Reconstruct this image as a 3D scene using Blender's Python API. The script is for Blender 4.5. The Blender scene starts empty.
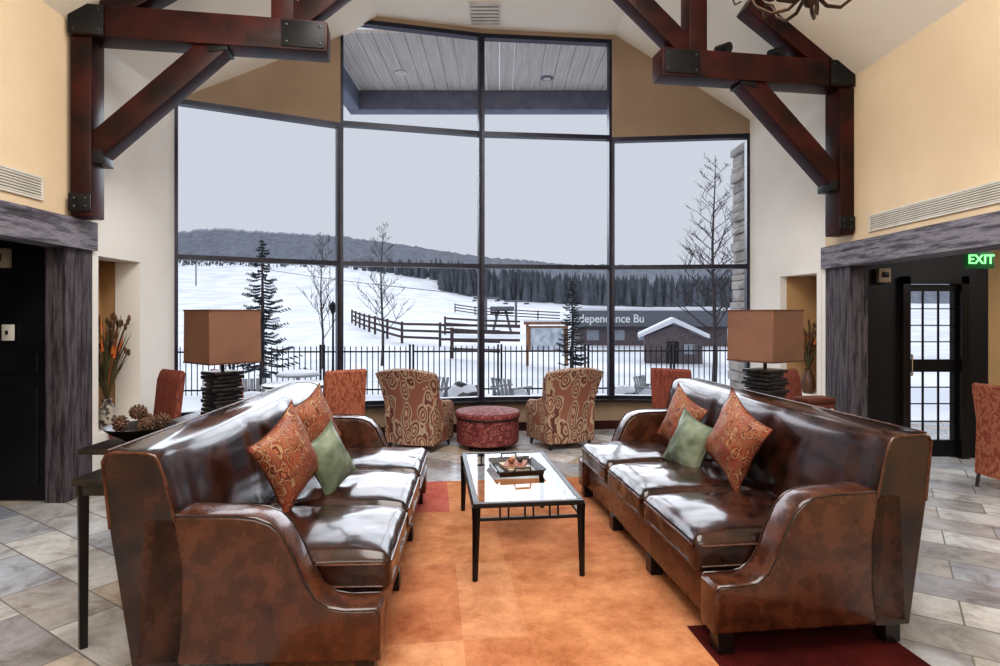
import bpy,bmesh,math,random
from mathutils import Vector,Matrix,noise
random.seed(11)
sc=bpy.context.scene; C=sc.collection
F=600.0; H=1.38; HY=315.0; R=math.radians
def P(x,y,Y): return Vector(((x-500)/F*Y,Y,H-(y-HY)/F*Y))
# ---------------------------------------------------------------- mesh builder
class MB:
    def __init__(s): s.bm=bmesh.new()
    def mat(s,bm2,M):
        if M: bmesh.ops.transform(bm2,matrix=M,verts=bm2.verts)
        me=bpy.data.meshes.new('tmp'); bm2.to_mesh(me); bm2.free(); s.bm.from_mesh(me); bpy.data.meshes.remove(me)
        return s
    def box(s,x0,x1,y0,y1,z0,z1,bev=0,M=None,seg=2):
        b=bmesh.new(); bmesh.ops.create_cube(b,size=1)
        for v in b.verts:
            v.co=Vector(((x0+x1)/2+v.co.x*(x1-x0),(y0+y1)/2+v.co.y*(y1-y0),(z0+z1)/2+v.co.z*(z1-z0)))
        if bev: bmesh.ops.bevel(b,geom=b.edges[:]+b.verts[:],offset=bev,segments=seg,affect='EDGES',profile=.5)
        return s.mat(b,M)
    def beam(s,p0,p1,w,h,bev=0):
        p0=Vector(p0);p1=Vector(p1);d=p1-p0;L=d.length;d.normalize()
        up=Vector((0,0,1))
        if abs(d.z)>.99: up=Vector((0,1,0))
        sd=d.cross(up).normalized(); u=sd.cross(d).normalized()
        M=Matrix(((sd.x,d.x,u.x,p0.x),(sd.y,d.y,u.y,p0.y),(sd.z,d.z,u.z,p0.z),(0,0,0,1)))
        return s.box(-w/2,w/2,0,L,-h/2,h/2,bev,M)
    def tube(s,pts,r,seg=8,cap=True):
        pts=[Vector(p) for p in pts]; n=len(pts)
        rs=r if isinstance(r,(list,tuple)) else [r]*n
        rings=[];ref=None
        for i,p in enumerate(pts):
            d=(pts[min(i+1,n-1)]-pts[max(i-1,0)])
            d=d.normalized() if d.length>1e-9 else Vector((0,0,1))
            if ref is None: ref=Vector((1,0,0)) if abs(d.x)<.8 else Vector((0,1,0))
            a=(ref-d*ref.dot(d))
            a=a.normalized() if a.length>1e-6 else d.orthogonal().normalized()
            ref=a; b=d.cross(a)
            rings.append([s.bm.verts.new(p+(a*math.cos(2*math.pi*k/seg)+b*math.sin(2*math.pi*k/seg))*rs[i]) for k in range(seg)])
        for i in range(n-1):
            for k in range(seg):
                s.bm.faces.new((rings[i][k],rings[i][(k+1)%seg],rings[i+1][(k+1)%seg],rings[i+1][k]))
        if cap and seg>2:
            s.bm.faces.new(rings[0][::-1]); s.bm.faces.new(rings[-1])
        return s
    def lathe(s,prof,seg=24,c=(0,0,0),rz=0,wob=0):
        rings=[]
        for (r,z) in prof:
            rings.append([s.bm.verts.new((c[0]+max(r,1e-4)*math.cos(rz+2*math.pi*k/seg),c[1]+max(r,1e-4)*math.sin(rz+2*math.pi*k/seg),c[2]+z)) for k in range(seg)])
        for i in range(len(prof)-1):
            for k in range(seg):
                s.bm.faces.new((rings[i][k],rings[i][(k+1)%seg],rings[i+1][(k+1)%seg],rings[i+1][k]))
        s.bm.faces.new(rings[0][::-1]); s.bm.faces.new(rings[-1])
        return s
    def prism(s,poly,axis,a0,a1,bev=0,M=None,seg=3):
        b=bmesh.new()
        def co(p,a):
            return {'x':(a,p[0],p[1]),'y':(p[0],a,p[1]),'z':(p[0],p[1],a)}[axis]
        A=[b.verts.new(co(p,a0)) for p in poly]; B=[b.verts.new(co(p,a1)) for p in poly]
        n=len(poly); f0=b.faces.new(A); f1=b.faces.new(B[::-1])
        for i in range(n): b.faces.new((A[i],B[i],B[(i+1)%n],A[(i+1)%n]))
        bmesh.ops.recalc_face_normals(b,faces=b.faces)
        if bev:
            ed=[e for e in b.edges if f0 in e.link_faces or f1 in e.link_faces]
            bmesh.ops.bevel(b,geom=ed,offset=bev,segments=seg,affect='EDGES',profile=.5)
        return s.mat(b,M)
    def ball(s,c,r,sc3=(1,1,1),sub=2,nz=0,M=None):
        b=bmesh.new(); bmesh.ops.create_icosphere(b,subdivisions=sub,radius=1)
        for v in b.verts:
            k=1+nz*noise.noise(v.co*1.7+Vector(c)*3)
            v.co=Vector((c[0]+v.co.x*r*sc3[0]*k,c[1]+v.co.y*r*sc3[1]*k,c[2]+v.co.z*r*sc3[2]*k))
        return s.mat(b,M)
    def cushion(s,x0,x1,y0,y1,z0,z1,r=.04,puff=.03,wr=.004,cuts=14,seed=0,M=None,pd=(0,0,1)):
        b=bmesh.new(); bmesh.ops.create_cube(b,size=2)
        bmesh.ops.subdivide_edges(b,edges=b.edges[:],cuts=cuts,use_grid_fill=True)
        h=Vector(((x1-x0)/2,(y1-y0)/2,(z1-z0)/2)); c=Vector(((x0+x1)/2,(y0+y1)/2,(z0+z1)/2))
        r=min(r,h.x*.98,h.y*.98,h.z*.98)
        for v in b.verts:
            p=v.co.copy(); q=Vector([p[i]*h[i] for i in range(3)])
            inn=Vector([max(-(h[i]-r),min(h[i]-r,q[i])) for i in range(3)])
            d=q-inn
            if d.length>1e-6: q=inn+d.normalized()*r
            ax=[abs(t) for t in pd].index(1); o=[i for i in range(3) if i!=ax]
            w=(1-p[o[0]]**2)*(1-p[o[1]]**2)
            if p[ax]*pd[ax]>-.2: q[ax]+=pd[ax]*puff*math.sqrt(max(w,0))*max(0,p[ax]*pd[ax])
            n=noise.noise(Vector((q.x*6+seed*7.1,q.y*6,q.z*6)))*wr+noise.noise(Vector((q.x*26+seed,q.y*16,q.z*20)))*wr*.35
            q+=(d.normalized() if d.length>1e-6 else Vector((0,0,0)))*n
            v.co=q+c
        return s.mat(b,M)
    def build(s,name,m,parent=None,smooth=True,auto=40):
        me=bpy.data.meshes.new(name)
        bmesh.ops.recalc_face_normals(s.bm,faces=s.bm.faces)
        if smooth:
            for f in s.bm.faces: f.smooth=True
            a=R(auto)
            for e in s.bm.edges:
                if len(e.link_faces)==2 and e.calc_face_angle(0)>a: e.smooth=False
        s.bm.to_mesh(me); s.bm.free()
        ms=m if isinstance(m,(list,tuple)) else [m]
        for q in ms: me.materials.append(q)
        o=bpy.data.objects.new(name,me); C.objects.link(o)
        if parent: o.parent=parent
        return o
def tag(o,label,cat,group=None,kind=None):
    o['label']=label; o['category']=cat
    if group: o['group']=group
    if kind: o['kind']=kind
    return o
def thing(name,label,cat,loc=(0,0,0),rz=0,group=None):
    o=bpy.data.objects.new(name,None); C.objects.link(o); o.location=loc; o.rotation_euler=(0,0,rz)
    o.empty_display_size=.1
    return tag(o,label,cat,group)
def struct(o): o['kind']='structure'; return o
def dup(root,loc,rz,label,group=None,s=None):
    r=root.copy(); C.objects.link(r); r.location=loc; r.rotation_euler=(0,0,rz); r['label']=label
    if group: r['group']=group
    if s: r.scale=s
    for ch in list(root.children):
        c=ch.copy(); C.objects.link(c); c.parent=r
        for g in list(ch.children):
            d=g.copy(); C.objects.link(d); d.parent=c
    return r
# ---------------------------------------------------------------- materials
def nt(name):
    m=bpy.data.materials.new(name); m.use_nodes=True
    t=m.node_tree; return m,t,t.nodes['Principled BSDF']
def N(t,ty,**k):
    n=t.nodes.new(ty)
    for a,b in k.items():
        if a in n.inputs: n.inputs[a].default_value=b
        else: setattr(n,a,b)
    return n
def ramp(t,stops,interp='LINEAR'):
    r=t.nodes.new('ShaderNodeValToRGB'); r.color_ramp.interpolation=interp
    e=r.color_ramp.elements
    while len(e)<len(stops): e.new(.5)
    for i,(p,c) in enumerate(stops): e[i].position=p; e[i].color=(c[0],c[1],c[2],1)
    return r
def coords(t,scale=(1,1,1),rot=(0,0,0)):
    tc=t.nodes.new('ShaderNodeTexCoord'); mp=t.nodes.new('ShaderNodeMapping')
    mp.inputs['Scale'].default_value=scale; mp.inputs['Rotation'].default_value=rot
    t.links.new(tc.outputs['Object'],mp.inputs['Vector']); return mp.outputs['Vector']
def bump(t,b,fac,strength,dist=.01):
    n=N(t,'ShaderNodeBump',Strength=strength,Distance=dist)
    t.links.new(fac,n.inputs['Height']); t.links.new(n.outputs['Normal'],b.inputs['Normal'])
def M2(name,c1,c2=None,rough=.5,metal=0,scale=6,stretch=(1,1,1),bmp=0,detail=4,lo=.35,hi=.65,coat=0,spec=.5,rv=0,bs=None,nr=.5):
    m,t,b=nt(name); b.inputs['Roughness'].default_value=rough; b.inputs['Metallic'].default_value=metal
    b.inputs['Coat Weight'].default_value=coat; b.inputs['Coat Roughness'].default_value=.08
    b.inputs['Specular IOR Level'].default_value=spec
    if c2 is None: c2=[v*.85 for v in c1]
    v=coords(t,stretch); n=N(t,'ShaderNodeTexNoise',Scale=scale,Detail=detail); n.inputs['Roughness'].default_value=nr; t.links.new(v,n.inputs['Vector'])
    r=ramp(t,[(lo,c1),(hi,c2)]); t.links.new(n.outputs['Fac'],r.inputs['Fac']); t.links.new(r.outputs['Color'],b.inputs['Base Color'])
    if rv:
        mr=N(t,'ShaderNodeMapRange'); mr.inputs['To Min'].default_value=rough-rv; mr.inputs['To Max'].default_value=rough+rv
        mr.inputs['From Min'].default_value=.3; mr.inputs['From Max'].default_value=.7
        t.links.new(n.outputs['Fac'],mr.inputs['Value']); t.links.new(mr.outputs['Result'],b.inputs['Roughness'])
    if bmp:
        n2=N(t,'ShaderNodeTexNoise',Scale=bs or scale*6,Detail=3); t.links.new(v,n2.inputs['Vector']); bump(t,b,n2.outputs['Fac'],bmp)
    return m
def emis(name,c,s):
    m,t,b=nt(name); b.inputs['Base Color'].default_value=(*c,1); b.inputs['Emission Color'].default_value=(*c,1); b.inputs['Emission Strength'].default_value=s; return m
leather=M2('leather',(.011,.0045,.0035),(.052,.016,.009),rough=.21,scale=9,detail=6,bmp=.05,coat=.3,rv=.04,lo=.38,hi=.72,bs=30,spec=.5,nr=.5)
leather_worn=M2('leather_worn',(.030,.0095,.006),(.125,.042,.019),rough=.27,scale=11,detail=8,bmp=.06,coat=.25,rv=.05,lo=.32,hi=.74,bs=40,spec=.5,nr=.6)
blackwood=M2('black_wood',(.010,.008,.008),(.02,.015,.013),rough=.3,scale=8,stretch=(1,1,.2))
blackmetal=M2('black_metal',(.010,.010,.012),(.016,.016,.018),rough=.4,metal=.4)
bronze=M2('bronze_iron',(.035,.02,.013),(.07,.04,.025),rough=.4,metal=.6)
trusswood=M2('truss_wood',(.008,.002,.002),(.062,.009,.007),rough=.42,scale=4,detail=6,bmp=.2,coat=.05,spec=.3,lo=.34,hi=.74,nr=.55)
cream=M2('cream_plaster',(.77,.62,.44),(.70,.56,.39),rough=.85,scale=1.5,bmp=.05,bs=30)
white=M2('white_plaster',(.87,.865,.84),(.80,.79,.76),rough=.85,scale=1.5,bmp=.04,bs=30)
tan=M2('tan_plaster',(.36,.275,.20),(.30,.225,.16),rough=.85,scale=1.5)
niche_m=M2('niche_plaster',(.50,.33,.18),(.44,.28,.14),rough=.85,scale=1.5)
ceil_m=M2('ceiling_paint',(.92,.89,.80),(.88,.85,.76),rough=.9,scale=1)
dark=M2('black_panel',(.005,.005,.007),(.010,.009,.011),rough=.45,scale=3)
framem=M2('window_frame_metal',(.012,.013,.028),(.022,.024,.045),rough=.35,metal=.3)
plastic=M2('white_plastic',(.72,.70,.64),rough=.5)
def weathered(nm,st,cols):
    m,t,b=nt(nm); b.inputs['Roughness'].default_value=.75
    v=coords(t,st); n=N(t,'ShaderNodeTexNoise',Scale=3,Detail=8,Distortion=.12); n.inputs['Roughness'].default_value=.7; t.links.new(v,n.inputs['Vector'])
    r=ramp(t,list(zip((.34,.46,.56,.68),cols))); t.links.new(n.outputs['Fac'],r.inputs['Fac']); t.links.new(r.outputs['Color'],b.inputs['Base Color']); bump(t,b,n.outputs['Fac'],.6,.012); return m
weath=weathered('weathered_wood',(9,9,.8),[(.012,.009,.012),(.045,.036,.046),(.12,.105,.12),(.035,.024,.027)])
weath_h=weathered('weathered_wood_beam',(9,.8,9),[(.028,.026,.034),(.12,.115,.145),(.26,.255,.30),(.08,.072,.082)])
def paisley(name,cols,scale,rough=.75,dist=.25,ns=.8,stretch=(1,1,1)):
    m,t,b=nt(name); b.inputs['Roughness'].default_value=rough
    v=coords(t,stretch); n=N(t,'ShaderNodeTexNoise',Scale=scale*ns,Detail=2); t.links.new(v,n.inputs['Vector'])
    mx=N(t,'ShaderNodeMixRGB',Fac=dist); mx.blend_type='LINEAR_LIGHT'
    t.links.new(v,mx.inputs['Color1']); t.links.new(n.outputs['Color'],mx.inputs['Color2'])
    vo=N(t,'ShaderNodeTexVoronoi',Scale=scale); t.links.new(mx.outputs['Color'],vo.inputs['Vector'])
    k=len(cols); r=ramp(t,[(i/k*.75,c) for i,c in enumerate(cols)],'CONSTANT'); t.links.new(vo.outputs['Distance'],r.inputs['Fac'])
    t.links.new(r.outputs['Color'],b.inputs['Base Color'])
    n2=N(t,'ShaderNodeTexNoise',Scale=200); t.links.new(v,n2.inputs['Vector']); bump(t,b,n2.outputs['Fac'],.15,.003); return m
def pillow_mat():
    m=paisley('paisley_rust_fabric',[(.40,.27,.14),(.19,.035,.03),(.34,.15,.07),(.12,.025,.024),(.36,.25,.14),(.21,.055,.04),(.28,.11,.06)],20,dist=.024,stretch=(1.6,.7,1),rough=.45)
    t=m.node_tree; b=t.nodes['Principled BSDF']; src=b.inputs['Base Color'].links[0].from_socket
    v=coords(t,(2.2,9,2)); n=N(t,'ShaderNodeTexNoise',Scale=1,Detail=2); t.links.new(v,n.inputs['Vector'])
    r=ramp(t,[(.38,(1.0,.62,.58)),(.5,(1,.98,.9)),(.62,(.72,.45,.50))]); t.links.new(n.outputs['Fac'],r.inputs['Fac'])
    mx=N(t,'ShaderNodeMixRGB',Fac=.8); mx.blend_type='MULTIPLY'; t.links.new(src,mx.inputs['Color1']); t.links.new(r.outputs['Color'],mx.inputs['Color2']); t.links.new(mx.outputs['Color'],b.inputs['Base Color']); return m
pill_red=pillow_mat(); pipe_red=M2('wine_piping',(.13,.03,.025),rough=.6)
pill_green=M2('green_silk',(.095,.125,.085),(.20,.235,.175),rough=.36,scale=9,bmp=.2)
arm_fab=paisley('paisley_mauve_cream',[(.17,.055,.04),(.45,.34,.24),(.21,.07,.05),(.40,.30,.21),(.15,.05,.04),(.43,.33,.24),(.26,.11,.075)],6.8,dist=.06,stretch=(1.25,1.25,.8))
ott_fab=paisley('burgundy_pattern',[(.36,.15,.13),(.13,.02,.026),(.30,.10,.09),(.10,.017,.022),(.2,.045,.045)],15,dist=.05)
rust_fab=paisley('rust_fabric',[(.30,.09,.055),(.19,.045,.032),(.27,.08,.05),(.16,.038,.028)],30,dist=.02,stretch=(2.5,1,.35))
stripe_fab=paisley('rust_stripe_fabric',[(.46,.22,.13),(.30,.085,.05),(.40,.16,.09),(.25,.065,.04)],26,dist=.03,stretch=(1.6,1.6,.7))
shade_m=M2('copper_shade',(.24,.135,.095),(.185,.105,.078),rough=.33,scale=3)
stone_blk=M2('black_stone',(.010,.010,.012),(.04,.04,.044),rough=.3,scale=20,bmp=.3)
def glass(name,tint):
    m=bpy.data.materials.new(name); m.use_nodes=True; t=m.node_tree; t.nodes.clear()
    o=t.nodes.new('ShaderNodeOutputMaterial'); tr=N(t,'ShaderNodeBsdfTransparent',Color=(*tint,1)); g=N(t,'ShaderNodeBsdfGlossy',Roughness=.02)
    lw=t.nodes.new('ShaderNodeLayerWeight'); pw=N(t,'ShaderNodeMath',operation='POWER'); pw.inputs[1].default_value=3
    ma=N(t,'ShaderNodeMath',operation='MULTIPLY_ADD'); ma.inputs[1].default_value=.52; ma.inputs[2].default_value=.05; ma.use_clamp=True
    mx=t.nodes.new('ShaderNodeMixShader'); t.links.new(lw.outputs['Facing'],pw.inputs[0]); t.links.new(pw.outputs[0],ma.inputs[0]); t.links.new(ma.outputs[0],mx.inputs[0])
    t.links.new(tr.outputs[0],mx.inputs[1]); t.links.new(g.outputs[0],mx.inputs[2]); t.links.new(mx.outputs[0],o.inputs[0]); return m
tabglass=glass('table_glass',(.90,.94,.93))
def floor_mat():
    m,t,b=nt('slate_tile'); v=coords(t,(1,1,1),(0,0,R(33)))
    br=N(t,'ShaderNodeTexBrick',Scale=1.0); br.inputs['Color1'].default_value=(0,0,0,1); br.inputs['Color2'].default_value=(1,1,1,1)
    br.inputs['Mortar Size'].default_value=.005; br.inputs['Brick Width'].default_value=.56; br.inputs['Row Height'].default_value=.28; br.inputs['Mortar Smooth'].default_value=.4
    t.links.new(v,br.inputs['Vector'])
    r=ramp(t,[(0,(.36,.35,.34)),(.18,(.62,.61,.60)),(.34,(.50,.42,.33)),(.50,(.36,.39,.45)),(.66,(.68,.67,.65)),(.82,(.45,.48,.54)),(1,(.30,.27,.26))]); t.links.new(br.outputs['Color'],r.inputs['Fac'])
    n=N(t,'ShaderNodeTexNoise',Scale=4,Detail=12,Distortion=.6); n.inputs['Roughness'].default_value=.72; t.links.new(v,n.inputs['Vector'])
    r2=ramp(t,[(.32,(.48,.44,.42)),(.5,(.95,.95,.96)),(.66,(1.22,1.25,1.3))]); t.links.new(n.outputs['Fac'],r2.inputs['Fac'])
    mx=N(t,'ShaderNodeMixRGB',Fac=.9); mx.blend_type='MULTIPLY'; t.links.new(r.outputs['Color'],mx.inputs['Color1']); t.links.new(r2.outputs['Color'],mx.inputs['Color2'])
    mo=N(t,'ShaderNodeMixRGB'); mo.inputs['Color2'].default_value=(.23,.215,.205,1); t.links.new(br.outputs['Fac'],mo.inputs['Fac']); t.links.new(mx.outputs['Color'],mo.inputs['Color1'])
    t.links.new(mo.outputs['Color'],b.inputs['Base Color']); b.inputs['Roughness'].default_value=.22
    ad=N(t,'ShaderNodeMath',operation='SUBTRACT'); t.links.new(n.outputs['Fac'],ad.inputs[0]); t.links.new(br.outputs['Fac'],ad.inputs[1]); bump(t,b,ad.outputs[0],.3,.01); return m
def rugm(name,c,c2):
    m,t,b=nt(name); v=coords(t); b.inputs['Roughness'].default_value=.95; b.inputs['Specular IOR Level'].default_value=.1
    n=N(t,'ShaderNodeTexNoise',Scale=3.2,Detail=12); n.inputs['Roughness'].default_value=.78; t.links.new(v,n.inputs['Vector'])
    r=ramp(t,[(.35,c),(.65,c2)]); t.links.new(n.outputs['Fac'],r.inputs['Fac']); t.links.new(r.outputs['Color'],b.inputs['Base Color'])
    n2=N(t,'ShaderNodeTexNoise',Scale=120,Detail=3); t.links.new(v,n2.inputs['Vector']); bump(t,b,n2.outputs['Fac'],.8,.01); return m
# ---------------------------------------------------------------- room
def XL(Y): return -3.18-.035*(Y-4.4)
W=[(-3.235,5.96),(-1.79,6.73),(-.215,7.13),(1.36,7.29),(2.97,7.13)]
def XR(Y): return 3.2 if Y<=5.9 else 3.2-.187*(Y-5.9)
struct(MB().box(-6,7.5,-3,7.8,-.1,0).build('floor',floor_mat(),smooth=False))
def seg(mb,p0,p1,z0,z1,th,side,ext=0):
    a=Vector((p0[0],p0[1],0));b=Vector((p1[0],p1[1],0));d=(b-a).normalized();n=Vector((d.y,-d.x,0))*side
    a=a-d*ext;b=b+d*ext
    poly=[(a.x,a.y),(b.x,b.y),(b.x+n.x*th,b.y+n.y*th),(a.x+n.x*th,a.y+n.y*th)]
    mb.prism(poly,'z',z0,z1)
def L(Y): return (XL(Y),Y)
def Rr(Y): return (XR(Y),Y)
T=.22
m=MB(); seg(m,L(-2.6),L(4.69),2.08,3.7,T,-1); seg(m,L(-2.6),L(2.4),0,2.08,T,-1); struct(m.build('wall_left',cream,smooth=False))
m=MB(); seg(m,L(4.69),L(5.99),1.85,3.7,T,-1); seg(m,L(4.69),L(4.77),0,1.85,T,-1); seg(m,L(5.36),L(5.99),0,1.85,T,-1); seg(m,L(4.77),L(5.36),0,.43,T,-1)
struct(m.build('wall_left_window_end',white,smooth=False))
m=MB(); m.box(-3.62,-3.56,4.7,5.42,.4,1.9); m.box(-3.58,-3.2,4.70,4.768,.4,1.9); m.box(-3.58,-3.22,5.362,5.42,.4,1.9); m.box(-3.58,-3.42,4.76,5.37,1.85,1.9); m.box(-3.58,-3.42,4.76,5.37,.38,.43)
struct(m.build('wall_left_niche',niche_m,smooth=False))
m=MB(); seg(m,(XL(-2.6)+.04,-2.6),(XL(4.69)+.04,4.70),1.88,2.1,.2,-1); struct(m.build('trim_1',weath_h,smooth=False))
m=MB()
for i in range(3): m.box(-3.335+i*.05,-3.287+i*.05,4.40+.004*(i%2),4.69,0,1.88)
struct(m.build('trim_2',weath,smooth=False))
m=MB(); m.box(-4.9,-3.22,4.50,4.6,0,2.0); m.box(-5.0,-4.9,2.3,4.6,0,2.0); m.box(-4.9,-3.4,2.3,2.4,0,2.0); m.box(-5.0,-3.4,2.3,4.6,1.98,2.06)
struct(m.build('wall_left_alcove',dark,smooth=False))
d=struct(MB().box(-4.2,-3.36,4.45,4.495,0.005,1.9,.01).build('door_1',dark,smooth=False))
MB().box(-4.1,-3.42,4.437,4.451,.12,.85,.006).build('door_panel',dark,d,smooth=False); MB().box(-4.1,-3.42,4.437,4.451,.95,1.1,.006).build('door_panel',dark,d,smooth=False)
o=MB().box(-3.675,-3.585,4.42,4.436,1.19,1.31,.005).build('light_switch',plastic); tag(o,'small white light switch plate on the black door panel at left','light switch')
MB().box(-3.637,-3.623,4.407,4.42,1.235,1.265,.003).build('toggle',blackmetal,o)
t_=thing('wall_sensor','small grey box under the weathered beam above the black door at left','sensor',(-3.66,4.40,1.80))
MB().box(-.08,.06,-.03,.03,-.075,.07,.01).build('housing',M2('greyplastic',(.4,.36,.3),rough=.5),t_); MB().box(-.03,.03,-.045,-.03,-.03,.03,.01).build('lens',blackmetal,t_)
# right wall
m=MB(); seg(m,Rr(-2.6),Rr(5.9),2.02,3.7,T,1); seg(m,Rr(-2.6),Rr(1.6),0,2.02,T,1); struct(m.build('wall_right',cream,smooth=False))
m=MB(); seg(m,Rr(5.9),Rr(7.16),1.8,3.7,T,1); seg(m,Rr(5.9),Rr(6.02),0,1.8,T,1); seg(m,Rr(6.58),Rr(7.16),0,1.8,T,1); seg(m,Rr(6.02),Rr(6.58),0,.56,T,1)
struct(m.build('wall_right_window_end',white,smooth=False))
m=MB(); m.box(3.5,3.56,5.95,6.65,.5,1.85); m.box(3.19,3.52,5.95,6.018,.5,1.85); m.box(3.15,3.52,6.585,6.65,.5,1.85); m.box(3.4,3.52,5.98,6.62,1.8,1.85); m.box(3.4,3.52,5.98,6.62,.5,.56)
struct(m.build('wall_right_niche',niche_m,smooth=False))
struct(MB().box(3.155,3.42,-2.6,5.9,1.83,2.04).build('trim_3',weath_h,smooth=False))
m=MB()
for i in range(3): m.box(3.19+i*.055,3.243+i*.055,5.47+.004*(i%2),5.88,0,1.83)
struct(m.build('trim_4',weath,smooth=False))
vt=M2('vestibule_wall',(.5,.33,.17),(.45,.3,.15),rough=.8,scale=2)
m=MB(); m.box(3.42,3.93,5.8,5.9,0,2.3); m.box(4.42,4.72,5.8,5.9,0,2.3); m.box(3.93,4.42,5.8,5.9,1.68,2.3); struct(m.build('wall_vestibule_back',dark,smooth=False))
m=MB(); m.box(4.72,7.3,5.8,5.9,0,2.3); m.box(7.2,7.3,1.5,5.8,0,2.3); m.box(3.42,7.3,1.4,1.5,0,2.3); struct(m.build('wall_vestibule',vt,smooth=False))
struct(MB().box(3.42,7.3,1.4,5.9,2.3,2.4).build('ceiling_vestibule',dark,smooth=False))
m=MB(); m.box(3.86,3.93,5.74,5.8,0,1.75); m.box(4.42,4.49,5.74,5.8,0,1.75); m.box(3.86,4.49,5.74,5.8,1.68,1.75)
dr=struct(m.build('door_2',blackwood,smooth=False))
m=MB(); m.box(3.932,3.96,5.80,5.84,.01,1.67); m.box(4.39,4.418,5.80,5.84,.01,1.67); m.box(3.96,4.39,5.80,5.84,1.61,1.67); m.box(3.96,4.39,5.80,5.84,.01,.17); m.box(3.96,4.39,5.80,5.84,.83,.95)
for x in (4.10,4.25): m.box(x-.005,x+.005,5.81,5.83,.17,1.61)
for z in (1.12,1.28,1.44,.35,.52,.68): m.box(3.96,4.39,5.81,5.83,z-.005,z+.005)
m.build('door_leaf',blackmetal,dr,smooth=False)
MB().tube([(3.95,5.79,.8),(3.95,5.75,.8),(3.95,5.75,1.0),(3.95,5.79,1.0)],.009).build('door_handle',M2('chrome',(.6,.6,.6),rough=.2,metal=1),dr)
t_=thing('exit_sign','green lit EXIT sign hanging under the beam above the glass paned door','exit sign',P(979,260,4.95))
MB().box(-.115,.115,-.02,.02,-.07,.07,.008).build('sign_body',emis('exit_green',(.01,.12,.03),.3),t_); MB().box(-.015,.015,-.015,.015,.07,2.3-t_.location.z).build('stem',blackmetal,t_)
def text(name,body,size,m,parent,loc,rot=(R(90),0,0),ext=.002,xs=1,off=0):
    cu=bpy.data.curves.new('txt','FONT'); cu.body=body; cu.size=size; cu.extrude=ext; cu.align_x='CENTER'; cu.align_y='CENTER'; cu.offset=off
    o=bpy.data.objects.new('txt',cu); C.objects.link(o); bpy.context.view_layer.update()
    me=bpy.data.meshes.new_from_object(o.evaluated_get(bpy.context.evaluated_depsgraph_get()))
    bpy.data.objects.remove(o); me.materials.clear(); me.materials.append(m)
    q=bpy.data.objects.new(name,me); C.objects.link(q); q.parent=parent; q.location=loc; q.rotation_euler=rot; q.scale=(xs,1,1); return q
text('sign_text','EXIT',.105,emis('exit_letters',(.25,1,.3),1.4),t_,(0,-.023,0),off=.002)
t_=thing('door_chime','small beige box on the black wall just right of the right plank column','sensor',(3.68,5.76,1.76))
MB().box(-.06,.06,-.03,.03,-.07,.07,.01).build('housing',M2('beigebox',(.5,.4,.3),rough=.5),t_); MB().box(-.03,.03,-.04,-.03,-.02,.03,.005).build('grille',blackmetal,t_)
struct(MB().box(-6,7.4,-2.75,-2.6,0,5).build('wall_back',cream,smooth=False))
# window wall
def zc(x): return 3.57+(3.15-abs(x))*.69
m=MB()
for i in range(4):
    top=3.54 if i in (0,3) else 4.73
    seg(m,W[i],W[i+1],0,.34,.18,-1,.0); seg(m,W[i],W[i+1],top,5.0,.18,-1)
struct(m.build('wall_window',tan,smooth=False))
m=MB()
for i in range(4): seg(m,W[i],W[i+1],.335,.365,.10,1,.0)
struct(m.build('trim_5',blackwood,smooth=False))
m=MB()
for i in range(4): seg(m,W[i],W[i+1],0,.10,.025,1)
struct(m.build('baseboard_window',trusswood,smooth=False))
m=MB(); seg(m,(XL(4.72)+.02,4.72),(XL(5.95)+.02,5.95),0,.1,.03,-1); struct(m.build('baseboard_left',trusswood,smooth=False))
m=MB(); seg(m,(XR(5.92)-.02,5.92),(XR(7.1)-.02,7.1),0,.1,.03,1); struct(m.build('baseboard_right',trusswood,smooth=False))
for i in range(4):
    a=Vector((*W[i],0)); b=Vector((*W[i+1],0)); d=(b-a).normalized(); n=Vector((-d.y,d.x,0))
    top=3.54 if i in (0,3) else 4.73; zs=[.365,1.96,3.54]+([4.73] if top>4 else [])
    m=MB(); w=.033
    def bar(p,q,z0,z1):
        seg(m,(p.x,p.y),(q.x,q.y),z0,z1,.10,-1)
    bar(a,a+d*w,.365,top); bar(b-d*w,b,.365,top)
    for k,z in enumerate(zs):
        z0=z if k==0 else z-.025; z1=z+.04 if k==0 else (z if k==len(zs)-1 else z+.025)
        if k==len(zs)-1: z0=z-.05
        bar(a+d*w,b-d*w,z0,z1)
    struct(m.build('window_%d'%(i+1),framem,smooth=False))
# ceiling
def cface(m,pts,th=.1):
    A=[m.bm.verts.new((x,y,(4.78 if abs(x)<=1.4001 else zc(x)))) for x,y in pts]; B=[m.bm.verts.new((v.co.x,v.co.y,v.co.z+th)) for v in A]
    n=len(A); m.bm.faces.new(A); m.bm.faces.new(B[::-1])
    for i in range(n): m.bm.faces.new((A[i],A[(i+1)%n],B[(i+1)%n],B[i]))
m=MB(); cface(m,[(-3.5,-2.7),(-1.4,-2.7),(-1.4,6.86),(-1.79,6.76),(-3.24,5.99),(-3.5,5.99)]); struct(m.build('ceiling_slope_left',ceil_m,smooth=False))
m=MB(); cface(m,[(-1.4,-2.7),(1.4,-2.7),(1.4,7.32),(-.215,7.16),(-1.4,6.86)]); struct(m.build('ceiling',ceil_m,smooth=False))
m=MB(); cface(m,[(1.4,-2.7),(3.5,-2.7),(3.5,7.16),(2.97,7.16),(1.4,7.32)]); struct(m.build('ceiling_slope_right',ceil_m,smooth=False))
ventdark=M2('ventdark',(.25,.22,.17),rough=.8)
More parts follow.
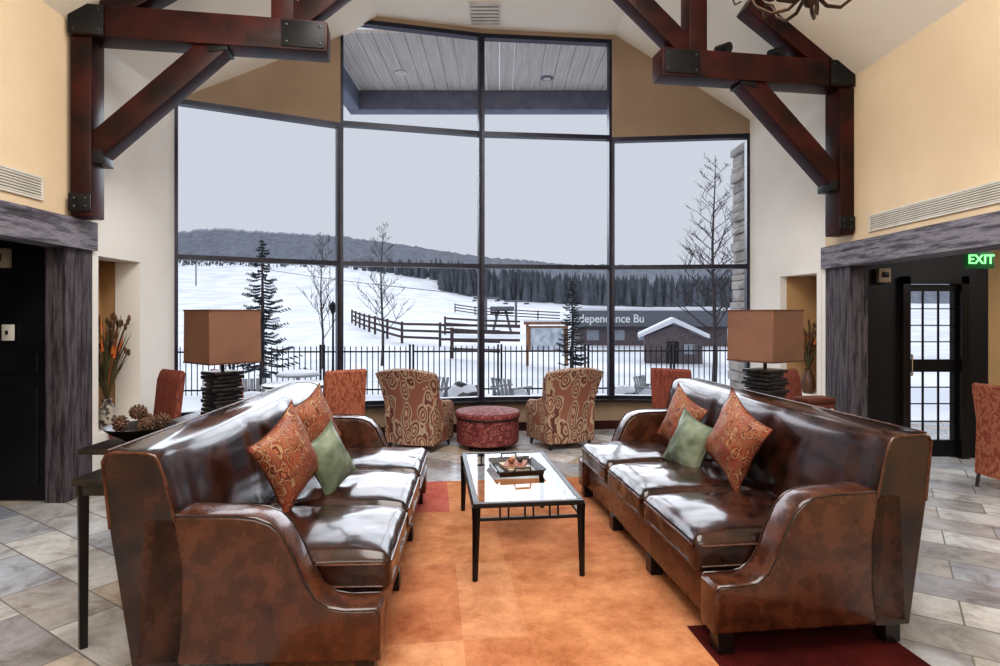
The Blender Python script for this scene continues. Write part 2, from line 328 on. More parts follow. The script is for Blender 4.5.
def vent(label,loc,rz,rx,w,h,n):
    t=thing('air_vent',label,'air vent',loc,rz); t.rotation_euler=(rx,0,rz)
    m=MB(); f=.014
    m.box(-w/2,w/2,-.012,0,-h/2,-h/2+f); m.box(-w/2,w/2,-.012,0,h/2-f,h/2); m.box(-w/2,-w/2+f,-.012,0,-h/2+f,h/2-f); m.box(w/2-f,w/2,-.012,0,-h/2+f,h/2-f)
    m.build('frame',plastic,t,smooth=False)
    for k in range(n):
        z=-h/2+f+(k+.5)*(h-2*f)/n; MB().box(-w/2+f,w/2-f,-.009,-.003,z-.25*(h-2*f)/n,z+.3*(h-2*f)/n).build('slat',plastic,t,smooth=False)
    MB().box(-w/2+f,w/2-f,-.003,0,-h/2+f,h/2-f).build('backing',ventdark,t,smooth=False)
vent('white slotted air vent on the left wall above the weathered beam',(XL(3.75)+.003,3.75,2.25),R(92)-0,0,.8,.16,7)
vent('long white slotted air vent on the right wall above the weathered beam',(3.197,4.2,2.17),R(-90),0,1.98,.145,7)
vent('small square white ceiling vent above the tall centre window',(-.17,6.76,4.777),0,R(90),.34,.5,6)
t_=thing('thermostat','small thermostat plate on white wall right of the window','thermostat',(XR(6.95)-.003,6.95,1.36),R(-79.4))
MB().box(-.04,.04,-.02,0,-.06,.06,.004).build('cover',plastic,t_); MB().box(-.02,.02,-.026,-.02,.0,.03,.002).build('display',blackmetal,t_)
# ---------------------------------------------------------------- trusses
A0=Vector((-3.10,4.5,0)); B0=Vector((3.105,5.5,0)); ax=(B0-A0); ax.normalize()
ang=math.atan2(ax.y,ax.x)
boltm=M2('boltm',(.08,.08,.09),rough=.35,metal=.9)
def truss(name,label,mirror):
    base=B0 if mirror else A0
    t=thing(name,label,'roof truss',(base.x,base.y,0),ang,'timber trusses')
    s=-1 if mirror else 1
    def bx(a,b,w,nm,h=None): return MB().beam((a[0]*s,0,a[1]),(b[0]*s,0,b[1]),w,h or w,.012).build(nm,trusswood,t)
    MB().box(-.066,.08,-.10,.10,2.105,3.43,.012).build('post',trusswood,t)
    bx((-.06,3.55),(1.76,3.55),.22,'hammer_beam',.24)
    bx((.06,2.6),(.95,3.47),.17,'brace',.18)
    bx((.16,3.64),(.92,4.15),.18,'rafter',.18)
    bx((1.42,3.67),(1.42,4.66),.17,'king_post')
    bx((1.5,3.68),(2.15,4.25),.16,'upper_brace',.18)
    def plate(x0,x1,z0,z1):
        p=MB().box(min(x0*s,x1*s),max(x0*s,x1*s),-.122,-.111,z0,z1,.002).build('iron_plate',blackmetal,t)
        for xx in (x0+.035,x1-.035):
            for zz in (z0+.035,z1-.035): MB().ball((xx*s,-.124,zz),.013,(1,.6,1),1).build('bolt',boltm,p)
    plate(-.07,.17,3.44,3.66); plate(1.42,1.74,3.45,3.65); plate(-.066,.08,2.14,2.27)
    MB().box(min(.075*s,.15*s),max(.075*s,.15*s),-.09,.09,2.5,2.6,.005).build('brace_bracket',blackmetal,t)
    MB().beam((.88*s,0,3.40),(1.02*s,0,3.43),.19,.05,.003).build('brace_bracket',blackmetal,t)
    return t
truss('timber_truss','dark red timber truss with iron plates on the left, above the plank column',False)
truss('timber_truss','dark red timber truss with iron plates on the right, near the chandelier',True)
def spot(label,px,py):
    s_=(px-500)/600; Yt=(A0.y-ax.y/ax.x*A0.x)/(1-ax.y/ax.x*s_); X=s_*Yt
    t=thing('spotlight',label,'spotlight',(X,Yt,3.671),ang+.3,'small black spotlights on the right truss')
    MB().tube([(0,0,0),(0,0,.05)],.012).build('stem',blackmetal,t); MB().tube([(0,.06,.08),(0,-.08,.05)],[.035,.045],12).build('head',blackmetal,t)
spot('small black spotlight on the right truss beam, the left one of two',722,44)
spot('small black spotlight on the right truss beam, the right one of two nearer the wall',775,50)
# ---------------------------------------------------------------- sofas
def sofa(label,origin,rz,sx):
    t=thing('leather_sofa',label,'sofa',(origin[0],origin[1],.0155),rz,'brown leather sofas'); Ls=2.22; a=.145
    def X(x): return x*sx
    def px(poly): return [(p[0]*sx,p[1]) for p in poly]
    arm=[(.0,.09),(.0,.27),(.015,.285),(.13,.285),(.185,.295),(.235,.33),(.275,.395),(.31,.48),(.35,.56),(.395,.605),(.45,.627),(.52,.636),(.80,.642),(.86,.632),(.885,.09)]
    for (y0,y1) in ((0,a),(Ls-a,Ls)):
        ar=MB().prism(px(arm),'y',y0,y1,.018).build('arm',leather_worn,t)
        for yy in (y0+.004,y1-.004):
            MB().tube([(X(p[0]*.985+.006),yy,p[1]-.004) for p in arm[1:-1]],.005,6).build('piping',leather,ar)
    MB().box(min(X(.03),X(.80)),max(X(.03),X(.80)),a,Ls-a,.09,.275,.012).build('seat_base',leather_worn,t)
    prof=[(.70,.25),(.70,.45),(.73,.62),(.768,.78),(.79,.84),(.805,.862),(.835,.872),(.96,.876),(.985,.868),(.998,.845),(.97,.6),(.885,.09),(.72,.09)]
    m=MB(); rows=60; rings=[]
    for i in range(rows+1):
        y=Ls*i/rows; e=min(i,rows-i); k=[.95,.99,1][min(e,2)]
        ring=[]
        for p in prof:
            dx=.004*noise.noise(Vector((y*5,p[1]*5,3.3)))
            if p[0]<.80 and .4<p[1]: dx-=.018*abs(math.sin(math.pi*(y-a)/((Ls-2*a)/3)))**.35 if a<y<Ls-a else 0
            ring.append(m.bm.verts.new((X(.85+(p[0]-.85)*k+dx),y,.1+(p[1]-.1)*(.99 if e==0 else 1))))
        rings.append(ring)
    for i in range(rows):
        for k in range(len(prof)): m.bm.faces.new((rings[i][k],rings[i+1][k],rings[i+1][(k+1)%len(prof)],rings[i][(k+1)%len(prof)]))
    m.bm.faces.new(rings[0]); m.bm.faces.new(rings[-1][::-1])
    bk=m.build('backrest',leather,t,auto=60)
    for yy in (0.0,Ls):
        MB().tube([(X(.85+(p[0]-.85)*.95),yy,.1+(p[1]-.1)*.99) for p in prof[2:11]],.006,6).build('piping',leather_worn,bk)
    MB().tube([(X(.985),.02+q*(Ls-.04)/8,.872) for q in range(9)],.005,6).build('piping',leather_worn,bk)
    w=(Ls-2*a)/3
    for k in range(3):
        y0=a+k*w+.007
        x0,x1=sorted((X(-.015),X(.705)))
        c=MB().cushion(x0,x1,y0,y0+w-.014,.272,.418,.034,.042,.007,26,seed=k+(3 if sx>0 else 8)).build('seat_cushion',leather,t,auto=80)
        for zz in (.388,.302):
            loop=[(x0-.001,y0+.03,zz),(x0-.001,y0+w-.044,zz),(x0+.03,y0+w-.012,zz),(x1-.03,y0+w-.012,zz),(x1+.001,y0+w-.044,zz),(x1+.001,y0+.03,zz),(x1-.03,y0-.001,zz),(x0+.03,y0-.001,zz),(x0-.001,y0+.03,zz)]
            MB().tube(loop,.005,6).build('piping',leather_worn,c)
    for yy in (.06,.8,1.45,Ls-.06):
        for xx in (.06,.83):
            MB().prism([(X(xx-.035),yy-.035),(X(xx+.035),yy-.035),(X(xx+.035),yy+.035),(X(xx-.035),yy+.035)],'z',.0,.092,.006).build('foot',blackwood,t)
    return t
sofa('brown leather sofa on the left, back toward the black end table',(-.44,2.20),R(2.5),-1)
sofa('brown leather sofa on the right, back toward the glass paned door',(.855,2.38),R(6.7),.95)
def pillow(label,c,n,size,thick,spin,mt,group,seed=0,pm_=None):
    m=MB(); K=18; top={};bot={}
    for i in range(K+1):
        for j in range(K+1):
            u=-1+2*i/K; v=-1+2*j/K
            x=u*size/2*(.84+.16*v*v); y=v*size/2*(.84+.16*u*u)
            h=thick/2*max(0,(1-abs(u)**2.2))**.6*max(0,(1-abs(v)**2.2))**.6
            h+=.010*noise.noise(Vector((u*3+seed,v*3,1)))*(1 if h>.01 else 0)
            edge=i in(0,K) or j in (0,K)
            a=m.bm.verts.new((x,y,h if not edge else 0)); top[i,j]=a
            bot[i,j]=a if edge else m.bm.verts.new((x,y,-h))
    for i in range(K):
        for j in range(K):
            m.bm.faces.new((top[i,j],top[i+1,j],top[i+1,j+1],top[i,j+1])); m.bm.faces.new((bot[i,j],bot[i,j+1],bot[i+1,j+1],bot[i+1,j]))
    o=m.build('throw_pillow',mt,auto=80)
    n=Vector(n).normalized(); up=(Vector((0,0,1))-n*n.z).normalized(); sdv=up.cross(n)
    Mx=Matrix((sdv,up,n)).transposed().to_4x4() @ Matrix.Rotation(spin,4,'Z'); Mx.translation=Vector(c); o.matrix_world=Mx
    tag(o,label,'pillow',group)
    e=size/2; pts=[]
    for s0,s1 in (((-1,-1),(1,-1)),((1,-1),(1,1)),((1,1),(-1,1)),((-1,1),(-1,-1))):
        for k in range(8):
            f=k/8; u=s0[0]+(s1[0]-s0[0])*f; v=s0[1]+(s1[1]-s0[1])*f
            pts.append((u*e*(.84+.16*v*v),v*e*(.84+.16*u*u),0))
    pts.append(pts[0]); MB().tube(pts,.003,5).build('piping',pipe_red if mt is pill_red else mt,o)
    return o
G1='throw pillows on the sofas'
pillow('large rust paisley pillow at front on the left sofa',P(289,458,2.90),(.93,-.28,.22),.41,.15,R(24),pill_red,G1,1)
pillow('sage green pillow on the left sofa, between two paisley ones',P(330,460,3.18),(.90,-.32,.32),.33,.12,R(18),pill_green,G1,2)
pillow('rust paisley pillow partly hidden behind the green one on the left sofa',P(316,423,3.5),(.92,-.30,.25),.36,.12,R(18),pill_red,G1,3)
pillow('large rust paisley pillow at front on the right sofa',P(734,440,3.36),(-.94,-.23,.22),.44,.15,R(-24),pill_red,G1,4)
pillow('sage green pillow on the right sofa, between two paisley ones',P(689,444,3.70),(-.88,-.34,.3),.36,.13,R(-14),pill_green,G1,5)
pillow('rust paisley pillow partly hidden behind the green one on the right sofa',P(681,422,4.03),(-.91,-.28,.22),.40,.12,R(-20),pill_red,G1,6)
# ---------------------------------------------------------------- rug
mats=[rugm('rug_orange',(.33,.12,.05),(.62,.30,.155)),rugm('rug_light',(.36,.14,.065),(.64,.34,.19)),rugm('rug_salmon',(.32,.065,.05),(.52,.17,.13)),rugm('rug_maroon',(.035,.005,.006),(.085,.012,.010)),rugm('rug_deep',(.30,.10,.045),(.57,.26,.135))]
m=MB(); xs=[-.62,.14,.42,1.12,1.94]; ys=[1.5,2.18,2.52,3.3,4.18,4.95]
pat=[[1,1,0,3],[1,4,0,3],[4,1,0,0],[0,0,4,0],[2,0,0,4]]
for j in range(5):
    for i in range(4):
        n0=len(m.bm.faces); m.box(xs[i],xs[i+1],ys[j],ys[j+1],.0,.014); m.bm.faces.ensure_lookup_table()
        for f in m.bm.faces[n0:]: f.material_index=pat[j][i]
rg=m.build('area_rug',mats,smooth=False); rg.rotation_euler=(0,0,R(6.7)); rg.location=(0,0,.001)
tag(rg,'orange patchwork area rug with red blocks under the sofas and coffee table','rug')
# ---------------------------------------------------------------- coffee table
ct=thing('coffee_table','black metal coffee table with glass top between the sofas','coffee table',(-.135,3.06,.0155),R(6.7))
w_,l_,h_=.58,1.15,.40
m=MB(); f=.03
m.box(0,w_,0,f,h_-.025,h_,.004); m.box(0,w_,l_-f,l_,h_-.025,h_,.004); m.box(0,f,f,l_-f,h_-.025,h_,.004); m.box(w_-f,w_,f,l_-f,h_-.025,h_,.004); m.build('top_frame',blackmetal,ct,smooth=False)
g=MB(); g.bm.faces.new([g.bm.verts.new(v) for v in ((f,f,h_-.003),(w_-f,f,h_-.003),(w_-f,l_-f,h_-.003),(f,l_-f,h_-.003))]); g.build('glass_top',tabglass,ct,smooth=False)
m=MB()
for (p,q) in (((.03,.015),(w_-.03,.015)),((.03,l_-.015),(w_-.03,l_-.015)),((.015,.03),(.015,l_-.03)),((w_-.015,.03),(w_-.015,l_-.03))):
    m.beam((p[0],p[1],h_-.085),(q[0],q[1],h_-.085),.014,.016)
    n=3 if p[1]==q[1] else 5
    for k in range(1,n+1):
        for dl in (-.022,.022):
            fx=k/(n+1); x=p[0]+(q[0]-p[0])*fx; y=p[1]+(q[1]-p[1])*fx
            if p[1]==q[1]: x+=dl
            else: y+=dl
            m.beam((x,y,h_-.085),(x,y,h_-.02),.009,.009)
m.build('apron_rail',blackmetal,ct,smooth=False)
for (x,y) in ((.015,.015),(w_-.015,.015),(.015,l_-.015),(w_-.015,l_-.015)):
    MB().tube([(x,y,h_-.02),(x,y,.3),(x+(.006 if x>.2 else -.006),y,0)],[.023,.020,.014],4).build('leg',blackmetal,ct,smooth=False)
def tl(x,y,z=.4135):
    a=R(6.7); return Vector((-.135+x*math.cos(a)-y*math.sin(a),3.06+x*math.sin(a)+y*math.cos(a),z))
tr=thing('serving_tray','black wooden serving tray with handles on the glass coffee table','tray',tl(.31,.66),R(12))
MB().box(-.115,.115,-.15,.15,0,.010,.003).build('tray_base',blackwood,tr)
for s in (-1,1):
    MB().prism([(s*.115,.0),(s*.125,.0),(s*.155,.035),(s*.147,.038)],'y',-.16,.16).build('tray_side',blackwood,tr,smooth=False)
    m=MB(); m.prism([(s*.15,.0),(s*.16,.0),(s*.19,.035),(s*.182,.038)],'x',-.135,.135); m.tube([(-.05,s*.187,.033),(-.045,s*.195,.06),(.045,s*.195,.06),(.05,s*.187,.033)],.006,8); m.build('tray_handle_end',blackwood,tr,smooth=False)
bookm=[M2('book_cream',(.5,.42,.32),rough=.6),M2('book_rust',(.28,.10,.05),rough=.6),M2('book_dark',(.05,.03,.03),rough=.5)]
paper=M2('paper',(.75,.72,.65),rough=.8)
z=.4135+.011
for k,(bw,bl,bh,rz_,lb) in enumerate(((.15,.20,.016,20,'cream covered book at the bottom of the small stack in the tray'),(.13,.17,.014,-10,'rust covered book on top of the small stack in the tray'))):
    b_=thing('book',lb,'book',tl(.31,.66,z),R(rz_),'books in the tray')
    MB().box(-bw/2,bw/2,-bl/2,bl/2,0,.003).box(-bw/2,bw/2,-bl/2,bl/2,bh-.003,bh).box(-bw/2,-bw/2+.003,-bl/2,bl/2,.003,bh-.003).build('cover',bookm[k],b_,smooth=False)
    MB().box(-bw/2+.004,bw/2-.004,-bl/2+.004,bl/2-.004,.003,bh-.003).build('pages',paper,b_,smooth=False); z+=bh+.001
for k,(dx,dy) in enumerate(((-.03,-.02),(.03,.0),(-.01,.04))):
    tag(MB().ball((0,0,0),.019,(1,1,1),2,.1).build('decorative_ball',bookm[(k+1)%3]),['rust woven ball','dark woven ball','pale woven ball'][k]+' on the books in the tray','decorative ball','woven balls in the tray').location=tl(.31+dx,.66+dy,z+.019)
# ---------------------------------------------------------------- armchairs + ottoman
def armchair(label,loc,rz):
    t=thing('paisley_armchair',label,'armchair',loc,rz,'paisley armchairs by the window'); t.scale=(.80,.82,.955)
    m=MB(); K=16
    outer=[];inner=[]
    for i in range(K+1):
        u=-1+2*i/K; x=u*.37; yb=-.30+.09*u*u; colo=[];coli=[]
        for j in range(11):
            v=j/10; z=.07+v*.80*(1-.06*u*u); lean=-.05*v-.10*v**3+.02*math.sin(v*3.14); fl=.90+.26*v**1.6
            colo.append(m.bm.verts.new((x*fl,yb+lean,z))); coli.append(m.bm.verts.new((x*fl*.95,yb+lean+.13-.08*(v>.99),z+(.018 if j==10 else 0))))
        outer.append(colo);inner.append(coli)
    for i in range(K):
        for j in range(10):
            m.bm.faces.new((outer[i][j],outer[i+1][j],outer[i+1][j+1],outer[i][j+1])); m.bm.faces.new((inner[i][j+1],inner[i+1][j+1],inner[i+1][j],inner[i][j]))
        m.bm.faces.new((outer[i][10],outer[i+1][10],inner[i+1][10],inner[i][10])); m.bm.faces.new((outer[i+1][0],outer[i][0],inner[i][0],inner[i+1][0]))
    for i in (0,K):
        for j in range(10): m.bm.faces.new((outer[i][j],outer[i][j+1],inner[i][j+1],inner[i][j]))
    m.build('backrest',arm_fab,t,auto=60)
    prof=[(-.26,.07),(-.27,.45),(-.31,.72),(-.25,.74),(-.17,.64),(-.06,.55),(.10,.51),(.26,.50),(.33,.46),(.345,.40),(.32,.3),(.32,.07)]
    for s in (-1,1):
        x0,x1=sorted((s*.26,s*.36)); MB().prism(prof,'x',x0,x1,.035).build('arm',arm_fab,t)
    MB().box(-.27,.27,-.25,.32,.07,.28,.02).build('seat_base',arm_fab,t)
    MB().cushion(-.255,.255,-.18,.35,.28,.42,.04,.03,.003,8).build('seat_cushion',arm_fab,t,auto=80)
    for s in (-1,1):
        for yy in (-.22,.27): MB().tube([(s*.29,yy,.08),(s*.30,yy,0)],[.025,.016],8).build('leg',blackwood,t)
    return t
armchair('paisley armchair with its back to us, left of the ottoman',(-.85,6.28,0),R(-20))
armchair('paisley armchair with its back to us, right of the ottoman',(.65,6.38,0),R(26))
ot=thing('round_ottoman','round burgundy patterned ottoman between the two paisley armchairs','ottoman',(-.13,6.32,0)); ot.scale=(1.0,1.0,.94)
MB().lathe([(.31,.05),(.325,.06),(.33,.2),(.325,.32),(.31,.33)],36).build('base',ott_fab,ot)
MB().lathe([(.315,.335),(.34,.345),(.345,.38),(.33,.40),(.25,.412),(.1,.42),(0,.422)],36).build('seat',ott_fab,ot)
MB().lathe([(.335,.325),(.338,.335),(.335,.345)],36).build('piping',blackwood,ot)
for k in range(4): MB().tube([(.24*math.cos(k*1.57+.8),.24*math.sin(k*1.57+.8),.06),(.25*math.cos(k*1.57+.8),.25*math.sin(k*1.57+.8),0)],[.022,.018],8).build('foot',blackwood,ot)
# ---------------------------------------------------------------- dining chairs
def dchair(label,loc,rz,fab,skirt=False):
    t=thing('upholstered_chair',label,'chair',loc,rz,'rust upholstered chairs')
    m=MB(); prof=[(-.22,.40),(-.235,.6),(-.27,.86),(-.275,.93),(-.255,.95),(-.23,.93),(-.20,.86),(-.17,.6),(-.15,.47),(-.15,.40)]
    if skirt: prof[0]=(-.25,.12); prof[-1]=(-.15,.12)
    m.prism(prof,'x',-.22,.22,.018); m.build('backrest',fab,t)
    MB().cushion(-.225,.225,-.17,.25,.38,.48,.03,.02,.002,8).build('seat',fab,t,auto=80)
    if skirt: MB().box(-.22,.22,-.15,.24,.12,.39,.012).build('skirt',fab,t)
    else: MB().box(-.21,.21,-.2,.23,.34,.39,.005).build('seat_frame',blackwood,t)
    for s in (-1,1):
        MB().tube([(s*.19,.21,.36),(s*.19,.215,0)],[.024,.016],4).build('leg',blackwood,t,smooth=False)
        MB().tube([(s*.19,-.19,.4),(s*.19,-.25,0)],[.024,.016],4).build('leg',blackwood,t,smooth=False)
    return t
def xy(px,Y): return ((px-500)/600*Y,Y,0)
c0=dchair('rust upholstered chair left of the left table lamp',xy(146,4.95),R(145),rust_fab); c0.scale=(.85,.85,.96)
dup(c0,xy(246,5.3),R(-30),'rust upholstered chair half hidden just right of the left table lamp')
c2=dchair('striped orange upholstered chair at the far end of the left sofa',xy(336,5.3),R(38),stripe_fab); c2.scale=(.85,.85,.96)
dup(c0,xy(677,5.75),R(-32),'rust upholstered chair behind the far end of the right sofa',s=(.85,.85,.93))
dup(c0,xy(812,5.0),R(-140),'rust upholstered chair right of the right table lamp')
fc=dchair('large rust patterned upholstered chair at the right edge by the exit',(4.12,4.66,0),R(-84),stripe_fab,True); fc.scale=(1.05,1.05,.88)
rt=thing('round_table','small dark round table between the rust chairs by the window','table',(-1.93,5.72,0))
MB().lathe([(.30,.70),(.32,.705),(.32,.725),(.30,.73)],32).build('tabletop',blackwood,rt); MB().lathe([(.035,.04),(.03,.3),(.04,.7)],16).build('pedestal',blackwood,rt); MB().lathe([(.2,0),(.2,.02),(.04,.05)],24).build('base',blackwood,rt)
# ---------------------------------------------------------------- consoles, lamps
def table(name,label,x0,x1,y0,y1,h,ins,rz=0,cat='console table',iy=None):
    cx,cy=(x0+x1)/2,(y0+y1)/2; t=thing(name,label,cat,(cx,cy,0),rz); a=(x1-x0)/2;b=(y1-y0)/2; iy=ins if iy is None else iy
    MB().box(-a,a,-b,b,h-.03,h,.005).build('tabletop',blackwood,t)
    MB().box(-a+ins,a-ins,-b+iy,b-iy,h-.07,h-.03).build('apron',blackwood,t,smooth=False)
    for s in (-1,1):
        for q in (-1,1):
            x=s*(a-ins-.018); y=q*(b-iy-.018); MB().tube([(x,y,h-.03),(x,y,0)],[.026,.02],4).build('leg',blackwood,t,smooth=False)
    return t
table('end_table','narrow black end table behind the near end of the left sofa',-1.76,-1.475,2.46,2.92,.705,.012,R(0),'end table')
table('console_table','black console table behind the left sofa holding the lamp and bowl',-2.14,-1.64,3.04,4.3,.70,.165,0,iy=.2)
table('console_table','black console table behind the right sofa holding the lamp and small box',1.74,2.24,3.2,4.5,.70,.05,R(6.7))
trimm=M2('trimm',(.12,.055,.035),rough=.5); bulbm=emis('bulb_off',(.9,.8,.6),.5)
def lamp(label,loc,rz):
    t=thing('table_lamp',label,'table lamp',loc,rz,'matching table lamps')
    MB().box(-.11,.11,-.11,.11,0,.02,.004).build('base',blackwood,t)
    for k in range(11):
        w=.088+.02*random.random(); ox=random.uniform(-.008,.008); MB().box(-w+ox,w+ox,-w-ox,w-ox,.021+k*.0265,.044+k*.0265,.005,Matrix.Rotation(random.uniform(-.12,.12),4,'Z')).build('slate_slab',stone_blk,t)
    MB().tube([(0,0,.31),(0,0,.6)],.012).build('stem',blackmetal,t)
    m=MB(); a=.172;b=.166; z0,z1=.37,.71
    for k in range(4):
        M_=Matrix.Rotation(k*math.pi/2,4,'Z')
        m.prism([(-a,z0),(a,z0),(b,z1),(-b,z1)],'y',-a-.002,-a+.003,0,M_)
    sh=m.build('lamp_shade',shade_m,t,smooth=False)
    for z in (z0,z1):
        m=MB()
        for k in range(4):
            M_=Matrix.Rotation(k*math.pi/2,4,'Z'); m.box(-a-.003,a+.003,-a-.004,-a+.006,z-.005,z+.005,0,M_)
        m.build('shade_trim',trimm,sh,smooth=False)
    MB().tube([(-.17,0,.62),(.17,0,.62)],.003,6).build('spider',blackmetal,t)
    MB().ball((0,0,.5),.035,(1,1,1.2),2).build('bulb',bulbm,t)
    return t
lamp('table lamp with copper square shade and black slate base behind the left sofa',(-1.84,3.98,.70),R(-38))
lamp('table lamp with copper square shade and black slate base behind the right sofa',(1.82,4.12,.70),R(-58))
bw=thing('bowl','dark shallow bowl of pinecones on the console behind the left sofa','bowl',(-1.95,3.26,.701))
MB().lathe([(.07,0),(.08,.01),(.15,.05),(.185,.08),(.178,.08),(.14,.05),(.07,.02),(0,.02)],28).build('vessel',blackwood,bw)
cone_m=M2('pinecone',(.06,.03,.02),(.20,.12,.08),rough=.8,scale=40)
def pinecone(label,c,r):
    m=MB(); m.ball((0,0,0),r*.75,(1,1,1.25),2)
    for k in range(60):
        z=-1+2*(k+.5)/60; a_=k*2.4; q=math.sqrt(1-z*z); p=Vector((q*math.cos(a_)*r,q*math.sin(a_)*r,z*r*1.25)); m.ball(p*.9,r*.2,(1,1,.6),1)
    o=m.build('pinecone',cone_m); o.location=c; o.rotation_euler=(random.random()*2,random.random()*2,0); tag(o,label,'pinecone','pinecones in the bowl')
for k,(dx,dy,dz) in enumerate(((-.085,-.04,.095),(.065,-.06,.095),(-.02,.08,.095),(-.01,-.01,.155),(.085,.045,.10))):
    pinecone('brown pinecone '+['at the left side of','at the right front of','at the back of','on top of the pile in','at the right back of'][k]+' the dark bowl',(-1.95+dx,3.26+dy,.70+dz),.04)
bx_=thing('decorative_box','small carved brown box with cream medallions right of the right lamp','decorative box',(1.90,3.62,.701),R(10))
MB().box(-.09,.09,-.06,.06,0,.15,.006).build('body',M2('boxm',(.13,.04,.03),rough=.5),bx_); MB().box(-.095,.095,-.065,.065,.151,.185,.006).build('lid',M2('boxm2',(.10,.03,.02),rough=.5),bx_)
for k in range(4):
    for j in range(2): MB().ball((-.066+k*.044,-.061,.05+j*.06),.014,(1,.3,1),1).build('medallion',paper,bx_)
def vase(label,loc,h,cols,mt,seed,sc_=1):
    random.seed(seed); t=thing('vase',label,'vase of dried plants',loc)
    MB().lathe([(.04,0),(.055,.01),(.07,.08),(.06,.17),(.035,.22),(.04,.25),(.032,.25),(.028,.22)],24).build('vase_body',mt,t)
    for nm,cm,n in cols:
        m=MB()
        for k in range(n):
            a_=random.random()*6.28; sp=random.uniform(.03,.17)*sc_; hh=h*random.uniform(.6,1)
            p=[Vector((sp*math.cos(a_)*f**1.6,sp*math.sin(a_)*f**1.6,.2+(hh-.2)*f)) for f in (0,.3,.6,.85,1)]
            if nm=='grass_blades': m.tube(p,[.004,.007,.008,.005,.0008],4)
            elif nm=='stems': m.tube(p,.003,4); m.ball(p[-1],.014,(1,1,2.4),1,.2)
            else:
                m.tube(p[:4],.002,4)
                q=p[3]; m.tube([q,q+(p[4]-q)*1.2+Vector((0,0,.03))],[.016,.001],4)
        o=m.build(nm,cm,t); o['kind']='stuff'
    return t
og=M2('orange_leaf',(.50,.10,.03),(.6,.22,.05),rough=.6); gg=M2('dry_green',(.04,.05,.025),(.13,.12,.05),rough=.7); br_=M2('dry_brown',(.07,.03,.02),(.15,.08,.04),rough=.8)
pm=M2('patterned_vase',(.45,.42,.36),(.05,.04,.04),rough=.4,scale=25,lo=.45,hi=.55)
vase('patterned vase of orange and brown dried grasses in the left niche',(-3.29,5.02,.431),.95,[('grass_blades',gg,44),('stems',br_,44),('orange_leaves',og,10)],pm,3,1.3)
vase('brown vase of dried reeds in the right niche',(3.235,6.3,.562),.76,[('grass_blades',gg,34),('stems',br_,34),('orange_leaves',og,12)],M2('brown_vase',(.12,.06,.04),rough=.4),5,.85)
# ---------------------------------------------------------------- chandelier
ch=thing('chandelier','dark bronze iron chandelier with curling arms at the top right','chandelier',(1.92,3.72,3.28))
MB().lathe([(0,.0),(.03,.02),(.05,.07),(.03,.14),(.025,.5),(.05,.55),(.02,.6)],16).build('hub',bronze,ch)
MB().tube([(0,0,.6),(0,0,zc(1.92)-3.28)],.008).build('chain',bronze,ch)
amber=emis('amber_glass',(.8,.45,.2),.6)
for k in range(8):
    a_=k*math.pi/4+.2; ca,sa=math.cos(a_),math.sin(a_)
    pts=[(r_*ca,r_*sa,z_) for r_,z_ in ((.03,.1),(.12,.03),(.22,.03),(.31,.10),(.36,.2),(.42,.24),(.46,.2),(.44,.15),(.40,.16))]
    arm_=MB().tube(pts,[.012,.012,.011,.010,.009,.009,.008,.007,.005],8).build('arm',bronze,ch)
    MB().lathe([(.02,0),(.05,.02),(.055,.035)],16,(.37*ca,.37*sa,.24)).build('drip_cup',bronze,arm_)
    MB().lathe([(.015,.04),(.03,.07),(.045,.13),(.05,.16)],16,(.37*ca,.37*sa,.24)).build('glass_shade',amber,arm_)
# ---------------------------------------------------------------- exterior
def lerp(xs,ys,x):
    if x<=xs[0]: return ys[0]
    for i in range(len(xs)-1):
        if x<=xs[i+1]: f=(x-xs[i])/(xs[i+1]-xs[i]); return ys[i]+(ys[i+1]-ys[i])*f
    return ys[-1]
def crest(u): return lerp([-1,-.53,-.27,-.1,-.03,.17,.42,1],[12.5,12.5,12,9,6.5,4.4,4,3],u)
def gz(X,Y):
    t=max(0,min(1.15,(Y-18)/132)); return -.54+t*t*(crest(X/max(Y,1))+.54)+ (0.3*noise.noise(Vector((X*.08,Y*.08,0)))*min(1,max(0,(Y-16)/10)))
snow=M2('snow',(.62,.65,.72),(.80,.82,.87),rough=.8,scale=.25,detail=12,bmp=.4,bs=3,lo=.36,hi=.60)
m=MB(); us=[-1.6+i*.05 for i in range(67)]; Ys=[6.0,7.8,9,11,13,15,18,21,25,30,36,44,54,66,80,96,115,135,155,170]
g=[[m.bm.verts.new((u*Y,Y,gz(u*Y,Y))) for u in us] for Y in Ys]
for j in range(len(Ys)-1):
    for i in range(len(us)-1): m.bm.faces.new((g[j][i],g[j][i+1],g[j+1][i+1],g[j+1][i]))
struct(m.build('snow_ground',snow,auto=80))
hazy_hillm=M2('forested_hill',(.16,.175,.21),(.23,.25,.30),rough=1,scale=.35,detail=12,stretch=(1,.5,1.6),lo=.4,hi=.62,nr=.7)  # distance haze mixed into the hill colour as pale blue grey
random.seed(21)
m=MB(); pr=[]
for i in range(481):
    px_=-200+i*2.75; Y=420; y_=lerp([-200,175,215,260,340,420,480,560,700,1000],[240,231,229,231,236,247,258,266,270,278],px_)+noise.noise(Vector((px_*.02,0,0)))*2+random.uniform(-1.0,1.0)
    p=P(px_,y_,Y); pr.append([m.bm.verts.new(p),m.bm.verts.new((p.x*.62,260,p.z*.55+4)),m.bm.verts.new((p.x*.42,172,-5))])
for i in range(480):
    for k in range(2): m.bm.faces.new((pr[i][k],pr[i+1][k],pr[i+1][k+1],pr[i][k+1]))
struct(m.build('forested_hill',hazy_hillm,smooth=False))
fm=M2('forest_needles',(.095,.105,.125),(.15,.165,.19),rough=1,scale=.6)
random.seed(5); m=MB()
